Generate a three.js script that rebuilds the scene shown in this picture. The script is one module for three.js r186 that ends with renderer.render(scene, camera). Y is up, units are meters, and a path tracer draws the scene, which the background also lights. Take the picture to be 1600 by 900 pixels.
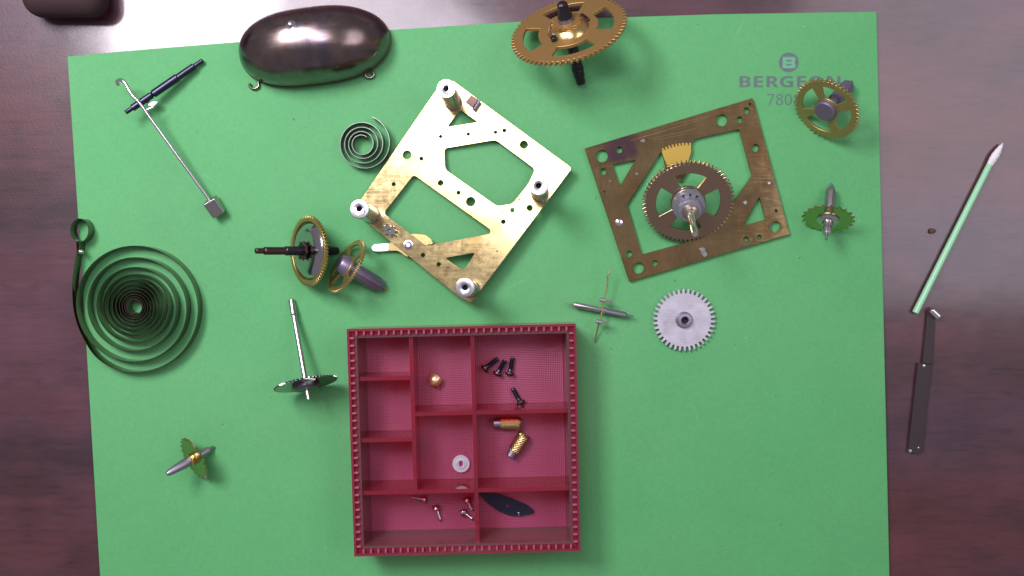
import * as THREE from 'three';
import { mergeGeometries, toCreasedNormals, mergeVertices } from 'three/addons/utils/BufferGeometryUtils.js';
import { RoundedBoxGeometry } from 'three/addons/geometries/RoundedBoxGeometry.js';
import { RectAreaLightUniformsLib } from 'three/addons/lights/RectAreaLightUniformsLib.js';

// ---------------------------------------------------------------- camera, light, exposure
const scene = new THREE.Scene();
const TILT = THREE.MathUtils.degToRad(3), EYE = 360, FOCAL = 1440;      // mm; lens in photo pixels
const camera = new THREE.PerspectiveCamera(2 * Math.atan(450 / FOCAL) * 180 / Math.PI, 16 / 9, 0.02, 20);
camera.position.set(0, EYE / 1000, 0);
camera.up.set(0, 0, -1);
camera.lookAt(0, 0, EYE / 1000 * Math.tan(TILT));
camera.focus = 0.352; camera.userData.fStop = 12;
scene.background = new THREE.Color().setRGB(0.25, 0.23, 0.255);           // the dim room around the bench
const renderer = new THREE.WebGLRenderer({ antialias: true });
renderer.toneMapping = THREE.LinearToneMapping;
renderer.toneMappingExposure = 1.0;
renderer.shadowMap.enabled = true;
RectAreaLightUniformsLib.init();

const LAMPS = [
  // position (m), aim, width, depth, nits, colour
  { at: [-0.282, 0.48, -0.258], aim: [-0.05, 0, -0.03], up: [0, 0, -1], w: 0.153, d: 0.22, nits: 28, col: [1.02, 0.965, 1.06], name: 'bench_lamp', label: 'bright rectangular bench lamp shining down from the upper left outside the picture' },
  { at: [-0.112, 0.60, -0.212], aim: [-0.112, 0, -0.15], up: [0.65, 0, -0.76], w: 0.27, d: 0.12, nits: 11, col: [1.02, 0.955, 1.07], name: 'bench_lamp', label: 'dimmer slanted bench lamp nearer the camera, above the pillar plate' },
  { at: [0.45, 0.60, -0.13], aim: [0.2, 0, 0], up: [0, 0, -1], w: 0.30, d: 0.41, nits: 2.3, col: [1.02, 0.955, 1.07], name: 'ceiling_lamp', label: 'large dim ceiling lamp shining down from the right outside the picture' },
];

// ---------------------------------------------------------------- helpers
let seed = 7;
const rnd = () => { seed = (seed * 1664525 + 1013904223) >>> 0; return seed / 4294967296; };
const v3 = (x, y, z) => new THREE.Vector3(x, y, z);
const MAT = 2;                                   // mat thickness, mm
const cT = Math.cos(TILT), sT = Math.sin(TILT);
const rayDir = (px, py) => { const a = (px - 800) / FOCAL, b = -(py - 450) / FOCAL; return v3(a, -cT - b * sT, sT - b * cT); };
const eye = v3(0, EYE, 0);
// point at height h (mm above the mat) seen at that place of the photograph
const V = (px, py, h = 0) => { const d = rayDir(px, py); return eye.clone().addScaledVector(d, (MAT + h - EYE) / d.y); };
const mmPx = p => ((EYE - p.y) * cT + p.z * sT) / FOCAL;   // mm per photo pixel at a point
const Y = v3(0, 1, 0);

const used = {};
function numbered(n) { const k = used[n] = (used[n] ?? -1) + 1; return k ? n + '_' + String(k).padStart(3, '0') : n; }
function thing(name, label, category, p, q, group) {
  const o = new THREE.Group(); o.name = numbered(name); scene.add(o);
  if (p) o.position.copy(p).multiplyScalar(0.001);
  if (q) o.quaternion.copy(q);
  o.userData = { label, category }; if (group) o.userData.group = group;
  return o;
}
function part(name, geo, mat, parent, label) {
  const g = Array.isArray(geo) ? merge(geo) : geo;
  if (!g.userData.mm) { g.scale(0.001, 0.001, 0.001); g.userData.mm = true; }
  const m = new THREE.Mesh(g, mat); m.name = name; m.castShadow = m.receiveShadow = true;
  if (label) m.userData.label = label;
  parent.add(m); return m;
}
const merge = list => mergeGeometries(list.map(g => { const n = g.index ? g.toNonIndexed() : g; for (const k of Object.keys(n.attributes)) if (!['position', 'normal', 'uv'].includes(k)) n.deleteAttribute(k); return n; }));
const lathe = (prof, seg = 40) => toCreasedNormals(new THREE.LatheGeometry(prof.map(p => new THREE.Vector2(...p)), seg), 0.5);
const rod = (r, y0, y1, seg = 24, r2 = r) => lathe([[0, y0], [r * 0.86, y0], [r, y0 + r * 0.15], [r2, y1 - r2 * 0.15], [r2 * 0.86, y1], [0, y1]], seg);
const prism = (n, r, y0, y1) => { const g = new THREE.CylinderGeometry(r, r, y1 - y0, n).toNonIndexed(); g.translate(0, (y0 + y1) / 2, 0); g.computeVertexNormals(); return g; };
const box = (w, h, d, r = 0.15) => new RoundedBoxGeometry(w, h, d, 2, r);
function slot(r0, r1, a0, a1, n = 10, round = 0) {
  const s = new THREE.Path(), P = [];
  for (let i = 0; i <= n; i++) P.push([r1, a0 + (a1 - a0) * i / n]);
  const g = round * r0 / r1;
  for (let i = 0; i <= n; i++) P.push([r0, a1 + g - (a1 - a0 + 2 * g) * i / n]);
  P.forEach(([r, a], i) => s[i ? 'lineTo' : 'moveTo'](r * Math.cos(a), r * Math.sin(a)));
  s.closePath(); return s;
}
const circ = (x, y, r, n) => { const p = new THREE.Path(); p.absarc(x, y, r, 0, Math.PI * 2, true); return p; };
function toothed(R, root, n, kind = 'gear') {
  const s = new THREE.Shape(), P = [], st = 2 * Math.PI / n;
  for (let i = 0; i < n; i++) {
    const a = i * st;
    if (kind === 'ratchet') P.push([root, a], [root * 1.01, a + st * 0.18], [R, a + st * 0.86], [R * 0.995, a + st * 0.96]);
    else if (kind === 'square') P.push([root, a], [root, a + st * 0.38], [R * 0.985, a + st * 0.5], [R, a + st * 0.56], [R, a + st * 0.80], [R * 0.985, a + st * 0.88]);
    else P.push([root, a], [root, a + st * 0.4], [root + (R - root) * 0.55, a + st * 0.5], [R, a + st * 0.6], [R, a + st * 0.8], [root + (R - root) * 0.55, a + st * 0.9]);
  }
  P.forEach(([r, a], i) => s[i ? 'lineTo' : 'moveTo'](r * Math.cos(a), r * Math.sin(a)));
  s.closePath(); return s;
}
function disc(shape, holes, th, y = 0, bev = 0.08, seg = 10) {      // flat piece, faces along Y, middle at y
  shape.holes.push(...holes);
  const g = new THREE.ExtrudeGeometry(shape, { depth: th - 2 * bev, bevelEnabled: bev > 0, bevelThickness: bev, bevelSize: bev, bevelOffset: -bev, bevelSegments: 1, curveSegments: seg });
  g.translate(0, 0, -(th - 2 * bev) / 2); g.rotateX(-Math.PI / 2); g.translate(0, y, 0);
  return g;
}
// round wire through points, ends closed; radius may vary
function wire(pts, r, seg = 60, rs = 10, curved = true) {
  const c = curved ? new THREE.CatmullRomCurve3(pts, false, 'centripetal') : (() => { const k = new THREE.CurvePath(); for (let i = 1; i < pts.length; i++) k.add(new THREE.LineCurve3(pts[i - 1], pts[i])); return k; })();
  const parts = [new THREE.TubeGeometry(c, seg, r, rs, false)];
  for (const p of [pts[0], pts[pts.length - 1]]) { const s = new THREE.SphereGeometry(r, rs, 6); s.translate(p.x, p.y, p.z); parts.push(s); }
  return parts;
}
// flat ribbon standing on edge along points in the ground plane [x, z, y0]
function ribbon(pts, h, t) {
  const pos = [], uv = [], n = pts.length; let L = 0; const ring = [];
  for (let i = 0; i < n; i++) {
    const a = pts[Math.max(0, i - 1)], b = pts[Math.min(n - 1, i + 1)];
    let dx = b[0] - a[0], dz = b[1] - a[1]; const l = Math.hypot(dx, dz) || 1; dx /= l; dz /= l;
    const [x, z, y = 0] = pts[i]; if (i) L += Math.hypot(x - pts[i - 1][0], z - pts[i - 1][1]);
    ring.push([[x - dz * t / 2, y, z + dx * t / 2], [x - dz * t / 2, y + h, z + dx * t / 2], [x + dz * t / 2, y + h, z - dx * t / 2], [x + dz * t / 2, y, z - dx * t / 2], L]);
  }
  const quad = (p, q, r, s, u0, u1) => { pos.push(...p, ...q, ...r, ...p, ...r, ...s); uv.push(u0, 0, u0, h, u1, h, u0, 0, u1, h, u1, 0); };
  for (let i = 0; i < n - 1; i++) for (let k = 0; k < 4; k++) { const A = ring[i], B = ring[i + 1], m = (k + 1) % 4; quad(A[k], A[m], B[m], B[k], A[4], B[4]); }
  quad(ring[0][3], ring[0][2], ring[0][1], ring[0][0], 0, t); const e = ring[n - 1]; quad(e[0], e[1], e[2], e[3], 0, t);
  const g = new THREE.BufferGeometry();
  g.setAttribute('position', new THREE.Float32BufferAttribute(pos, 3)); g.setAttribute('uv', new THREE.Float32BufferAttribute(uv, 2)); g.computeVertexNormals();
  return toCreasedNormals(g, 0.6);
}
// frame of an arbor: C on its axis, pointing from P0 through C
function pose(P0, C, spin = 0) {
  const axis = C.clone().sub(P0).normalize();
  const q = new THREE.Quaternion().setFromUnitVectors(Y, axis).multiply(new THREE.Quaternion().setFromAxisAngle(Y, spin));
  const yAt = (px, py) => { const d = rayDir(px, py).normalize(), w = C.clone().sub(eye), b = axis.dot(d), e = d.dot(w), f = axis.dot(w); return (b * e - f) / (1 - b * b); };
  const qi = q.clone().invert();
  const on = (px, py, y = 0) => { const d = rayDir(px, py), P = C.clone().addScaledVector(axis, y); return eye.clone().addScaledVector(d, P.clone().sub(eye).dot(axis) / d.dot(axis)).sub(C).applyQuaternion(qi); };
  return { q, axis, C, yAt, on, k: mmPx(C) };
}
const Q0 = new THREE.Quaternion();
const align = (g, a, b) => { const d = b.clone().sub(a); g.applyQuaternion(new THREE.Quaternion().setFromUnitVectors(Y, d.clone().normalize())); g.translate(a.x, a.y, a.z); return g; };

// ---------------------------------------------------------------- textures
const srgb = c => Math.round(255 * (c <= 0.0031308 ? 12.92 * c : 1.055 * c ** (1 / 2.4) - 0.055));
const lat = new Float32Array(65536); for (let i = 0; i < 65536; i++) lat[i] = rnd();
function vn(x, y, px = 256, py = 256) {            // value noise, periodic
  const xi = Math.floor(x), yi = Math.floor(y), fx = x - xi, fy = y - yi, u = fx * fx * (3 - 2 * fx), w = fy * fy * (3 - 2 * fy);
  const g = (a, b) => lat[(((b % py) + py) % py) * 256 + (((a % px) + px) % px)];
  return (g(xi, yi) * (1 - u) + g(xi + 1, yi) * u) * (1 - w) + (g(xi, yi + 1) * (1 - u) + g(xi + 1, yi + 1) * u) * w;
}
const fbm = (x, y, o = 4) => { let s = 0, a = 0.5, t = 0; for (let i = 0; i < o; i++) { s += a * vn(x, y); t += a; x *= 2.03; y *= 2.03; x += 17; y += 31; a *= 0.5; } return s / t; };
function dataTex(w, h, fn, color = true) {
  const d = new Uint8Array(w * h * 4);
  for (let y = 0; y < h; y++) for (let x = 0; x < w; x++) {
    const c = fn(x, y), i = (y * w + x) * 4;
    if (color) { d[i] = srgb(Math.min(1, Math.max(0, c[0]))); d[i + 1] = srgb(Math.min(1, Math.max(0, c[1]))); d[i + 2] = srgb(Math.min(1, Math.max(0, c[2]))); }
    else d[i] = d[i + 1] = d[i + 2] = Math.max(0, Math.min(255, c * 255));
    d[i + 3] = 255;
  }
  const t = new THREE.DataTexture(d, w, h); t.magFilter = THREE.LinearFilter; t.minFilter = THREE.LinearMipmapLinearFilter; t.generateMipmaps = true;
  t.wrapS = t.wrapT = THREE.RepeatWrapping; if (color) t.colorSpace = THREE.SRGBColorSpace; t.needsUpdate = true; return t;
}
const rep = (t, mm) => { const c = t.clone(); c.repeat.set(1 / mm, 1 / mm); c.needsUpdate = true; return c; };
const noiseTex = dataTex(256, 256, (x, y) => fbm(x / 16, y / 16, 4), false);
const scratchTex = dataTex(256, 256, (x, y) => 0.35 + 0.4 * vn(x / 90, y / 1.3) * vn(x / 40 + 9, y / 2.1 + 4) + 0.25 * fbm(x / 12, y / 12, 3), false);

// ---------------------------------------------------------------- materials (linear colours)
const rgb = (r, g, b) => new THREE.Color().setRGB(r, g, b);
const metal = (r, g, b, rough = 0.3, o = {}) => new THREE.MeshStandardMaterial({ color: rgb(r, g, b), metalness: 1, roughness: rough, ...o });
const M = {
  brass: metal(0.56, 0.37, 0.11, 0.42, { bumpMap: rep(noiseTex, 4), bumpScale: 0.00002 }),
  brassBrown: metal(0.46, 0.285, 0.10, 0.48, { metalness: 0.75 }),
  brassBright: metal(0.78, 0.58, 0.24, 0.22),
  brassGreen: metal(0.46, 0.36, 0.14, 0.42, { metalness: 0.85 }),
  steel: metal(0.60, 0.57, 0.60, 0.25),
  steelBright: metal(0.78, 0.76, 0.79, 0.18),
  steelGrey: metal(0.36, 0.33, 0.40, 0.42),
  violet: metal(0.23, 0.19, 0.28, 0.42, { metalness: 0.7 }),
  alu: metal(0.60, 0.58, 0.65, 0.55, { bumpMap: rep(scratchTex, 30), bumpScale: 0.00001, metalness: 0.55 }),
  blued: metal(0.038, 0.036, 0.065, 0.25, { metalness: 0.8 }),
  black: metal(0.03, 0.026, 0.035, 0.3, { metalness: 0.6 }),
  brownSteel: metal(0.12, 0.075, 0.07, 0.4),
  spring: metal(0.20, 0.175, 0.13, 0.26, { roughnessMap: rep(noiseTex, 6) }),
  hair: metal(0.25, 0.25, 0.23, 0.25),
  bell: metal(0.27, 0.22, 0.25, 0.30, { roughnessMap: null }),
  aluWorn: metal(0.60, 0.58, 0.65, 0.5, { metalness: 0.6 }),
  darkHole: new THREE.MeshStandardMaterial({ color: rgb(0.02, 0.015, 0.03), roughness: 0.5 }),
};

{ // worn aluminium: fine brushed lines, nicks and grey smudges
  const t = dataTex(512, 512, (x, y) => { const b = vn(x / 120, y / 1.2), n = fbm(x / 60, y / 60, 4), s = fbm(x / 14 + 60, y / 22 + 9, 3), k = 0.56 + 0.12 * (b - 0.5) + 0.22 * (n - 0.5) - 0.35 * Math.max(0, s - 0.66) + 0.25 * Math.max(0, vn(x / 30, y / 1.7 + 50) - 0.93) * 10 * vn(x / 50, y / 40); return [k, k * 0.965, k * 1.08]; });
  t.repeat.set(1 / 27, 1 / 27); t.offset.set(0.5, 0.5); M.aluWorn.map = t; M.aluWorn.color.setRGB(1, 1, 1);
}

// ---------------------------------------------------------------- table and mat
const woodTex = dataTex(2048, 1024, (x, y) => {
  const u = x / 2048 * 16, w = y / 1024 * 8;
  const warp = fbm(u * 0.35, w * 0.8, 3) * 3;
  const band = fbm(u * 0.7 + 3, w * 1.9 + warp, 4), mott = fbm(u * 1.6 + 11, w * 2.2 + 5, 4), fine = fbm(u * 4, w * 26, 3), pore = vn(u * 7 + 40, w * 60) ** 6;
  const k = 0.72 + 0.6 * (band - 0.5) + 0.7 * (mott - 0.5) + 0.28 * (fine - 0.5) - 0.28 * pore;
  const red = fbm(u * 0.6 + 20, w * 1.1 + 8, 3);
  return [0.096 * k * (0.75 + 0.6 * red), 0.034 * k * (1.1 - 0.3 * red), 0.046 * k * (1.4 - 0.8 * red)];
});
const woodRough = dataTex(512, 512, (x, y) => 0.20 + 0.22 * fbm(x / 20, y / 20, 4) + 0.3 * Math.max(0, vn(x / 3.1, y / 2.7) - 0.86), false);
const tableTop = new THREE.BoxGeometry(1300, 30, 900); tableTop.translate(0, -15, 0);
{ const p = tableTop.attributes.position, uv = tableTop.attributes.uv; for (let i = 0; i < p.count; i++) uv.setXY(i, p.getX(i), -p.getZ(i)); }
woodTex.wrapS = woodTex.wrapT = THREE.MirroredRepeatWrapping; woodTex.repeat.set(1 / 620, 1 / 310); woodTex.offset.set(0.31, 0.12);
woodRough.repeat.set(1 / 130, 1 / 130);
const tableMat = new THREE.MeshPhysicalMaterial({ map: woodTex, roughness: 0.42, clearcoat: 1, clearcoatRoughness: 0.42, clearcoatRoughnessMap: woodRough, bumpMap: rep(noiseTex, 9), bumpScale: 0.00003 });
const table = part('table', tableTop, tableMat, scene); table.userData = { kind: 'structure', label: 'dark red brown polished wooden table top under the green mat', category: 'table' };

{ // the mat: outline in mm from its real corners
  const edge = [[105, 88], [240, 76], [380, 65], [620, 46], [870, 30], [1120, 22], [1370, 18], [1380, 450], [1392, 985], [161, 985], [131, 480]].map(([x, y]) => V(x, y, 0));
  const s = new THREE.Shape(edge.map(p => new THREE.Vector2(p.x, -p.z)));
  const g = new THREE.ExtrudeGeometry(s, { depth: MAT - 0.4, bevelEnabled: true, bevelThickness: 0.2, bevelSize: 0.2, bevelOffset: -0.2, bevelSegments: 1 });
  g.translate(0, 0, 0.2); g.rotateX(-Math.PI / 2);
  const W = 2048, H = 1626, cv = document.createElement('canvas'); cv.width = W; cv.height = H;
  const c = cv.getContext('2d');
  const x0 = -185, y0 = -102, wmm = 340, hmm = 270, k = W / wmm;            // texture window, mm
  c.fillStyle = '#ffffff'; c.fillRect(0, 0, W, H);
  const img = c.getImageData(0, 0, W, H), d = img.data;
  for (let y = 0; y < H; y++) for (let x = 0; x < W; x++) {
    const n = 0.90 + 0.08 * fbm(x / 150, y / 150, 3) + 0.09 * (fbm(x / 7, y / 7, 2) - 0.5) + 0.12 * (lat[(x * 31 + y * 57 + (x * y) % 91) & 65535] - 0.5);
    const t = fbm(x / 260 + 50, y / 210 + 9, 3) - 0.5, i = (y * W + x) * 4;
    d[i] = srgb(0.116 * n * (1 + 0.25 * t)); d[i + 1] = srgb(0.415 * n); d[i + 2] = srgb(0.155 * n * (1 + 0.12 * t)); d[i + 3] = 255;
  }
  c.putImageData(img, 0, 0);
  // a few scuffs and specks on the foam
  for (let i = 0; i < 90; i++) { c.fillStyle = `rgba(${rnd() < 0.6 ? '30,70,45' : '190,225,200'},${0.15 + 0.3 * rnd()})`; c.beginPath(); c.ellipse(rnd() * W, rnd() * H, 0.8 + 2.2 * rnd(), 0.8 + 1.4 * rnd(), rnd() * 3, 0, 7); c.fill(); }
  c.lineWidth = 1.2; for (let i = 0; i < 26; i++) { c.strokeStyle = `rgba(170,215,185,${0.1 + 0.15 * rnd()})`; const a = rnd() * W, b = rnd() * H, t = rnd() * 6.3, l = 20 + 70 * rnd(); c.beginPath(); c.moveTo(a, b); c.quadraticCurveTo(a + l * 0.5 * Math.cos(t) + 6, b + l * 0.5 * Math.sin(t), a + l * Math.cos(t), b + l * Math.sin(t)); c.stroke(); }
  // print
  const pt = (px, py) => { const p = V(px, py, 0); return [(p.x - x0) * k, (p.z - y0) * k]; };
  c.fillStyle = 'rgb(98,112,114)'; c.strokeStyle = 'rgb(98,112,114)';
  const [lx, ly] = pt(1232.5, 97.6), lr = 15.4 * 0.246 * k;
  c.beginPath(); c.arc(lx, ly, lr, 0, 7); c.fill();
  const green = 'rgb(105,172,132)';
  const u = lr / 15.4;
  c.fillStyle = green; c.beginPath(); c.moveTo(lx - 9.6 * u, ly - 8.6 * u); c.lineTo(lx + 7 * u, ly - 8.6 * u); c.quadraticCurveTo(lx + 11 * u, ly - 8 * u, lx + 10.5 * u, ly - 4 * u); c.lineTo(lx + 9 * u, ly); c.lineTo(lx + 10.8 * u, ly + 4.5 * u); c.quadraticCurveTo(lx + 11 * u, ly + 8.8 * u, lx + 7 * u, ly + 8.8 * u); c.lineTo(lx - 9.6 * u, ly + 8.8 * u); c.fill();
  c.fillStyle = 'rgb(98,112,114)'; c.fillRect(lx - 4 * u, ly - 4 * u, 8 * u, 2.4 * u); c.fillRect(lx - 4 * u, ly + 2.2 * u, 8 * u, 2.4 * u);
  c.textBaseline = 'alphabetic'; c.textAlign = 'left';
  const write = (txt, font, xa, xb, yb, cap) => { const [ax, ay] = pt(xa, yb), [bx, by] = pt(xb, yb); c.font = font + ' 100px sans-serif'; const w = c.measureText(txt).width; c.save(); c.translate(ax, ay); c.rotate(Math.atan2(by - ay, bx - ax)); c.scale(Math.hypot(bx - ax, by - ay) / w, cap * 0.246 * k / 73); c.fillText(txt, 0, 0); c.restore(); };
  write('BERGEON', 'bold', 1152, 1316, 136.6, 17.8);
  write('7808', 'normal', 1197, 1252.5, 164.2, 18);
  const tex = new THREE.CanvasTexture(cv); tex.colorSpace = THREE.SRGBColorSpace; tex.anisotropy = 8;
  const uv = g.attributes.uv, p = g.attributes.position;
  for (let i = 0; i < p.count; i++) uv.setXY(i, (p.getX(i) - x0) / wmm, 1 - (p.getZ(i) - y0) / hmm);
  const t = thing('bench_mat', 'large flat green work mat with grey printing lying on the wooden table', 'mat');
  part('mat_sheet', g, new THREE.MeshPhysicalMaterial({ map: tex, roughness: 0.62, specularIntensity: 0.5, bumpMap: rep(noiseTex, 0.012), bumpScale: 0.00004 }), t);
}

// ---------------------------------------------------------------- lamps outside the frame
for (const L of LAMPS) {
  const at = v3(...L.at), q = new THREE.Quaternion().setFromRotationMatrix(new THREE.Matrix4().lookAt(at, v3(...L.aim), v3(...L.up)));
  const t = thing(L.name, L.label, 'lamp', at.clone().multiplyScalar(1000), q);
  const w = L.w * 1000, d = L.d * 1000;
  const h = box(w + 24, d + 24, 30, 6); h.translate(0, 0, 17); part('housing', h, new THREE.MeshStandardMaterial({ color: rgb(0.7, 0.7, 0.7), roughness: 0.5 }), t);
  const f = new THREE.PlaneGeometry(w, d); f.rotateY(Math.PI); f.translate(0, 0, 1);
  part('diffuser', f, new THREE.MeshStandardMaterial({ color: rgb(0.8, 0.8, 0.8), emissive: rgb(...L.col), emissiveIntensity: 0.5, side: THREE.DoubleSide }), t);
  const a = new THREE.RectAreaLight(rgb(...L.col), L.nits, L.w, L.d); a.position.copy(at); a.quaternion.copy(q); scene.add(a);
  a.translateZ(-0.002);
}

// ---------------------------------------------------------------- bell
{
  const c = V(494, 75, 0), k = mmPx(c);
  const t = thing('clock_bell', 'dark polished steel bell shaped like half an egg at top of mat', 'bell', v3(c.x, MAT, c.z), new THREE.Quaternion().setFromAxisAngle(Y, 0.10));
  const A = 28.8, B = 14.2, H = 17.5, n1 = 64, n2 = 40, lift = 2.0, pos = [], uv = [], idx = [];
  const half = x => { const u = Math.min(1, Math.abs(x / A)); return [B * (1 - u ** (x < 0 ? 2.9 : 2.7)) ** 0.5, H * (1 - u ** (x < 0 ? 2.3 : 2.1)) ** 0.5]; };
  for (let i = 0; i <= n1; i++) for (let j = 0; j <= n2; j++) {
    const x = -A * Math.cos(i / n1 * Math.PI), [w, h] = half(x), ph = j / n2 * Math.PI, co = Math.cos(ph), si = Math.sin(ph);
    pos.push(x, lift + h * si ** 0.9, w * Math.sign(co) * Math.abs(co) ** 0.86 - 0.02 * x); uv.push(x / 30, j / n2 * 1.6);
  }
  for (let i = 0; i < n1; i++) for (let j = 0; j < n2; j++) { const a = i * (n2 + 1) + j, b = a + n2 + 1; idx.push(a, a + 1, b, a + 1, b + 1, b); }
  const gg = new THREE.BufferGeometry(); gg.setAttribute('position', new THREE.Float32BufferAttribute(pos, 3)); gg.setAttribute('uv', new THREE.Float32BufferAttribute(uv, 2)); gg.setIndex(idx); gg.computeVertexNormals();
  const bt = dataTex(512, 256, (x, y) => { const n = fbm(x / 40, y / 30, 4), m = fbm(x / 90 + 30, y / 60 + 7, 3); return [0.205 + 0.12 * (n - 0.5) + 0.10 * (m - 0.4), 0.162 + 0.08 * (n - 0.5) + 0.05 * (m - 0.4), 0.178 + 0.09 * (n - 0.5) - 0.06 * (m - 0.4)]; });
  const br = dataTex(256, 256, (x, y) => 0.17 + 0.09 * fbm(x / 30, y / 20, 4) + 0.05 * vn(x / 40, y / 2.2) + 0.25 * Math.max(0, vn(x / 2.3, y / 2.1) - 0.9), false);
  part('shell', gg, new THREE.MeshStandardMaterial({ map: bt, metalness: 1, roughness: 1, roughnessMap: br, side: THREE.DoubleSide }), t);
  const rim = []; for (const sg of [1, -1]) for (let i = sg > 0 ? 0 : 1; i <= 40; i++) { const x = -sg * A * Math.cos(i / 40 * Math.PI); rim.push(v3(x, lift, sg * half(x)[0] - 0.02 * x)); }
  part('rim', wire(rim, 0.35, 200, 8), M.brownSteel, t);
  // mounting strap below, with a hook at either end
  const st = box(40, 0.6, 5, 0.2); st.translate(-1, 0.9, 6); part('strap', st, M.spring, t);
  for (const [hx, hz] of [[-25, 11.9], [19.5, 12.2]]) {
    const p = []; for (let i = 0; i <= 14; i++) { const a = -0.4 + i / 14 * 4.0; p.push(v3(hx + 1.7 * Math.cos(a), 0.9 + 0.02 * i, hz + 1.3 * Math.sin(a))); }
    part('hook', [...wire([v3(hx * 0.72, 0.9, 7), v3(hx * 0.9, 0.9, hz - 2.4), ...p], 0.5, 60, 8)], M.spring, t);
  }
  const sp = v3(-4.6, 20.0, -5.4);
  const nrm = v3(-0.05, 0.94, -0.33).normalize(), q = new THREE.Quaternion().setFromUnitVectors(Y, nrm);
  const ns = lathe([[0, 1.9], [0.7, 1.75], [1.25, 1.1], [1.35, 0.3], [2.0, 0.0], [2.1, -0.8]], 24); ns.applyQuaternion(q); ns.translate(sp.x, sp.y - 1.5, sp.z + 0.5);
  part('stud', ns, M.steelBright, t, 'bright steel stud on the bell');
}

// ---------------------------------------------------------------- wheels on arbors
{ // great wheel, top
  const f = pose(V(908, 130, 1.6), V(888, 47, 17.3), 0.2), k = f.k, R = 92 * k;
  const t = thing('great_wheel', 'large brown brass toothed wheel with dark square arbor tilted at top edge', 'clock wheel', f.C, f.q);
  const holes = [0, 1, 2, 3].map(i => slot(R * 0.52, R * 0.79, i * Math.PI / 2 - 0.5, i * Math.PI / 2 + 0.5));
  part('wheel', disc(toothed(R, R * 0.945, 66), holes, 1.3, 0, 0.1), M.brassBrown, t);
  part('hub_collar', lathe([[R * 0.16, 3.0], [R * 0.285, 3.0], [R * 0.295, 2.9], [R * 0.365, 0.9], [R * 0.372, 0.66], [R * 0.2, 0.66]]), M.brassBright, t);
  part('ratchet', disc(toothed(R * 0.27, R * 0.225, 14, 'ratchet'), [circ(0, 0, R * 0.1)], 0.8, 3.45, 0.05), M.brassBrown, t);
  const yt = f.yAt(878, 4), yb = f.yAt(908, 130);
  part('bushing', lathe([[2.0, 3.85], [2.9, 3.85], [2.75, 5.2], [2.0, 5.4]]), M.steelGrey, t);
  const top = lathe([[2.1, 4.4], [2.75, 5.5], [2.7, yt * 0.55], [2.05, yt * 0.8], [1.9, yt - 0.5], [1.4, yt], [0, yt]], 8);
  part('arbor', [top, rod(2.1, yb + 3, 0, 28), rod(1.75, yb, yb + 3.4, 24)], M.black, t);
  const yring = lathe([[2.0, yb + 6], [2.3, yb + 6.2], [2.3, yb + 7.4], [2.0, yb + 7.6]], 28); part('groove_ring', yring, M.blued, t);
  const so = f.on(865.5, 60, 1.6), sc = rod(1.15, 0.6, 2.4, 16); sc.translate(so.x, 0, so.z); part('screw', sc, M.black, t);
  const w0 = f.on(861.6, 44, 2.4), w1 = f.on(864.5, 54, 2.6);
  part('click_spring', wire([w0, w0.clone().lerp(w1, 0.5).add(v3(0, 0.5, 0)), w1], 0.28, 16, 8), M.steelBright, t);
  const co = f.on(912, 28, 1.4), ck = box(2.2, 1.4, 5.0, 0.3); ck.rotateY(0.4); ck.translate(co.x, 1.35, co.z); part('click', ck, M.brownSteel, t);
}
{ // third wheel, upper right
  const f = pose(V(1331, 127, 0.6), V(1291.5, 170.6, 10.6), 0.35), k = f.k, R = 54 * k;
  const t = thing('train_wheel', 'olive brass four spoked wheel lying over the printed lettering', 'clock wheel', f.C, f.q);
  const holes = [0, 1, 2, 3].map(i => slot(R * 0.37, R * 0.75, i * Math.PI / 2 + 0.2, i * Math.PI / 2 + Math.PI / 2 - 0.2, 10, -0.1));
  part('wheel', disc(toothed(R, R * 0.93, 46), holes, 0.9, 0, 0.08), M.brassGreen, t);
  const yb = f.yAt(1331, 127);
  part('hub', lathe([[0, 2.0], [3.5, 2.0], [4.05, 1.6], [4.15, 0.46], [0, 0.46]], 36), M.violet, t);
  part('pinion', [lathe([[2.0, -0.46], [2.4, -3], [1.7, -3.4], [1.7, -6], [2.6, -6.4], [2.6, yb + 3.4], [1.6, yb + 2.2], [0.9, yb + 2]], 10)], M.violet, t);
  part('pivot', rod(0.45, yb, yb + 2.4, 12), M.steelGrey, t);
}
{ // escape wheel, right
  const f = pose(V(1299, 287, 1.0), V(1294, 342, 8.3), 0.1), k = f.k, R = 40 * k;
  const t = thing('escape_wheel', 'polished brass ratchet toothed wheel below the spoked wheel at right', 'clock wheel', f.C, f.q);
  part('wheel', disc(toothed(R, R * 0.86, 20, 'ratchet'), [], 0.6, 0, 0.05), metal(0.44, 0.42, 0.19, 0.12), t);
  const yf = f.yAt(1290.5, 374), yb = f.yAt(1299, 287);
  part('collar', lathe([[4.1, 0.32], [4.15, 0.9], [3.4, 1.5], [2.2, 1.7]], 36), M.steel, t);
  part('hub', lathe([[2.2, 1.6], [2.1, 3.0], [1.7, 3.2], [1.75, yf * 0.66], [1.6, yf * 0.74], [0, yf * 0.74]], 30), M.steel, t);
  part('pivot', [rod(0.45, yf * 0.7, yf, 12), rod(0.5, yb, yb + 2.4, 12)], M.steelGrey, t);
  part('pinion', lathe([[1.5, -0.3], [1.7, -2.6], [1.9, -3], [1.9, yb + 3.4], [1.3, yb + 2.2], [0, yb + 2]], 9), M.steelGrey, t);
}
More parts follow.
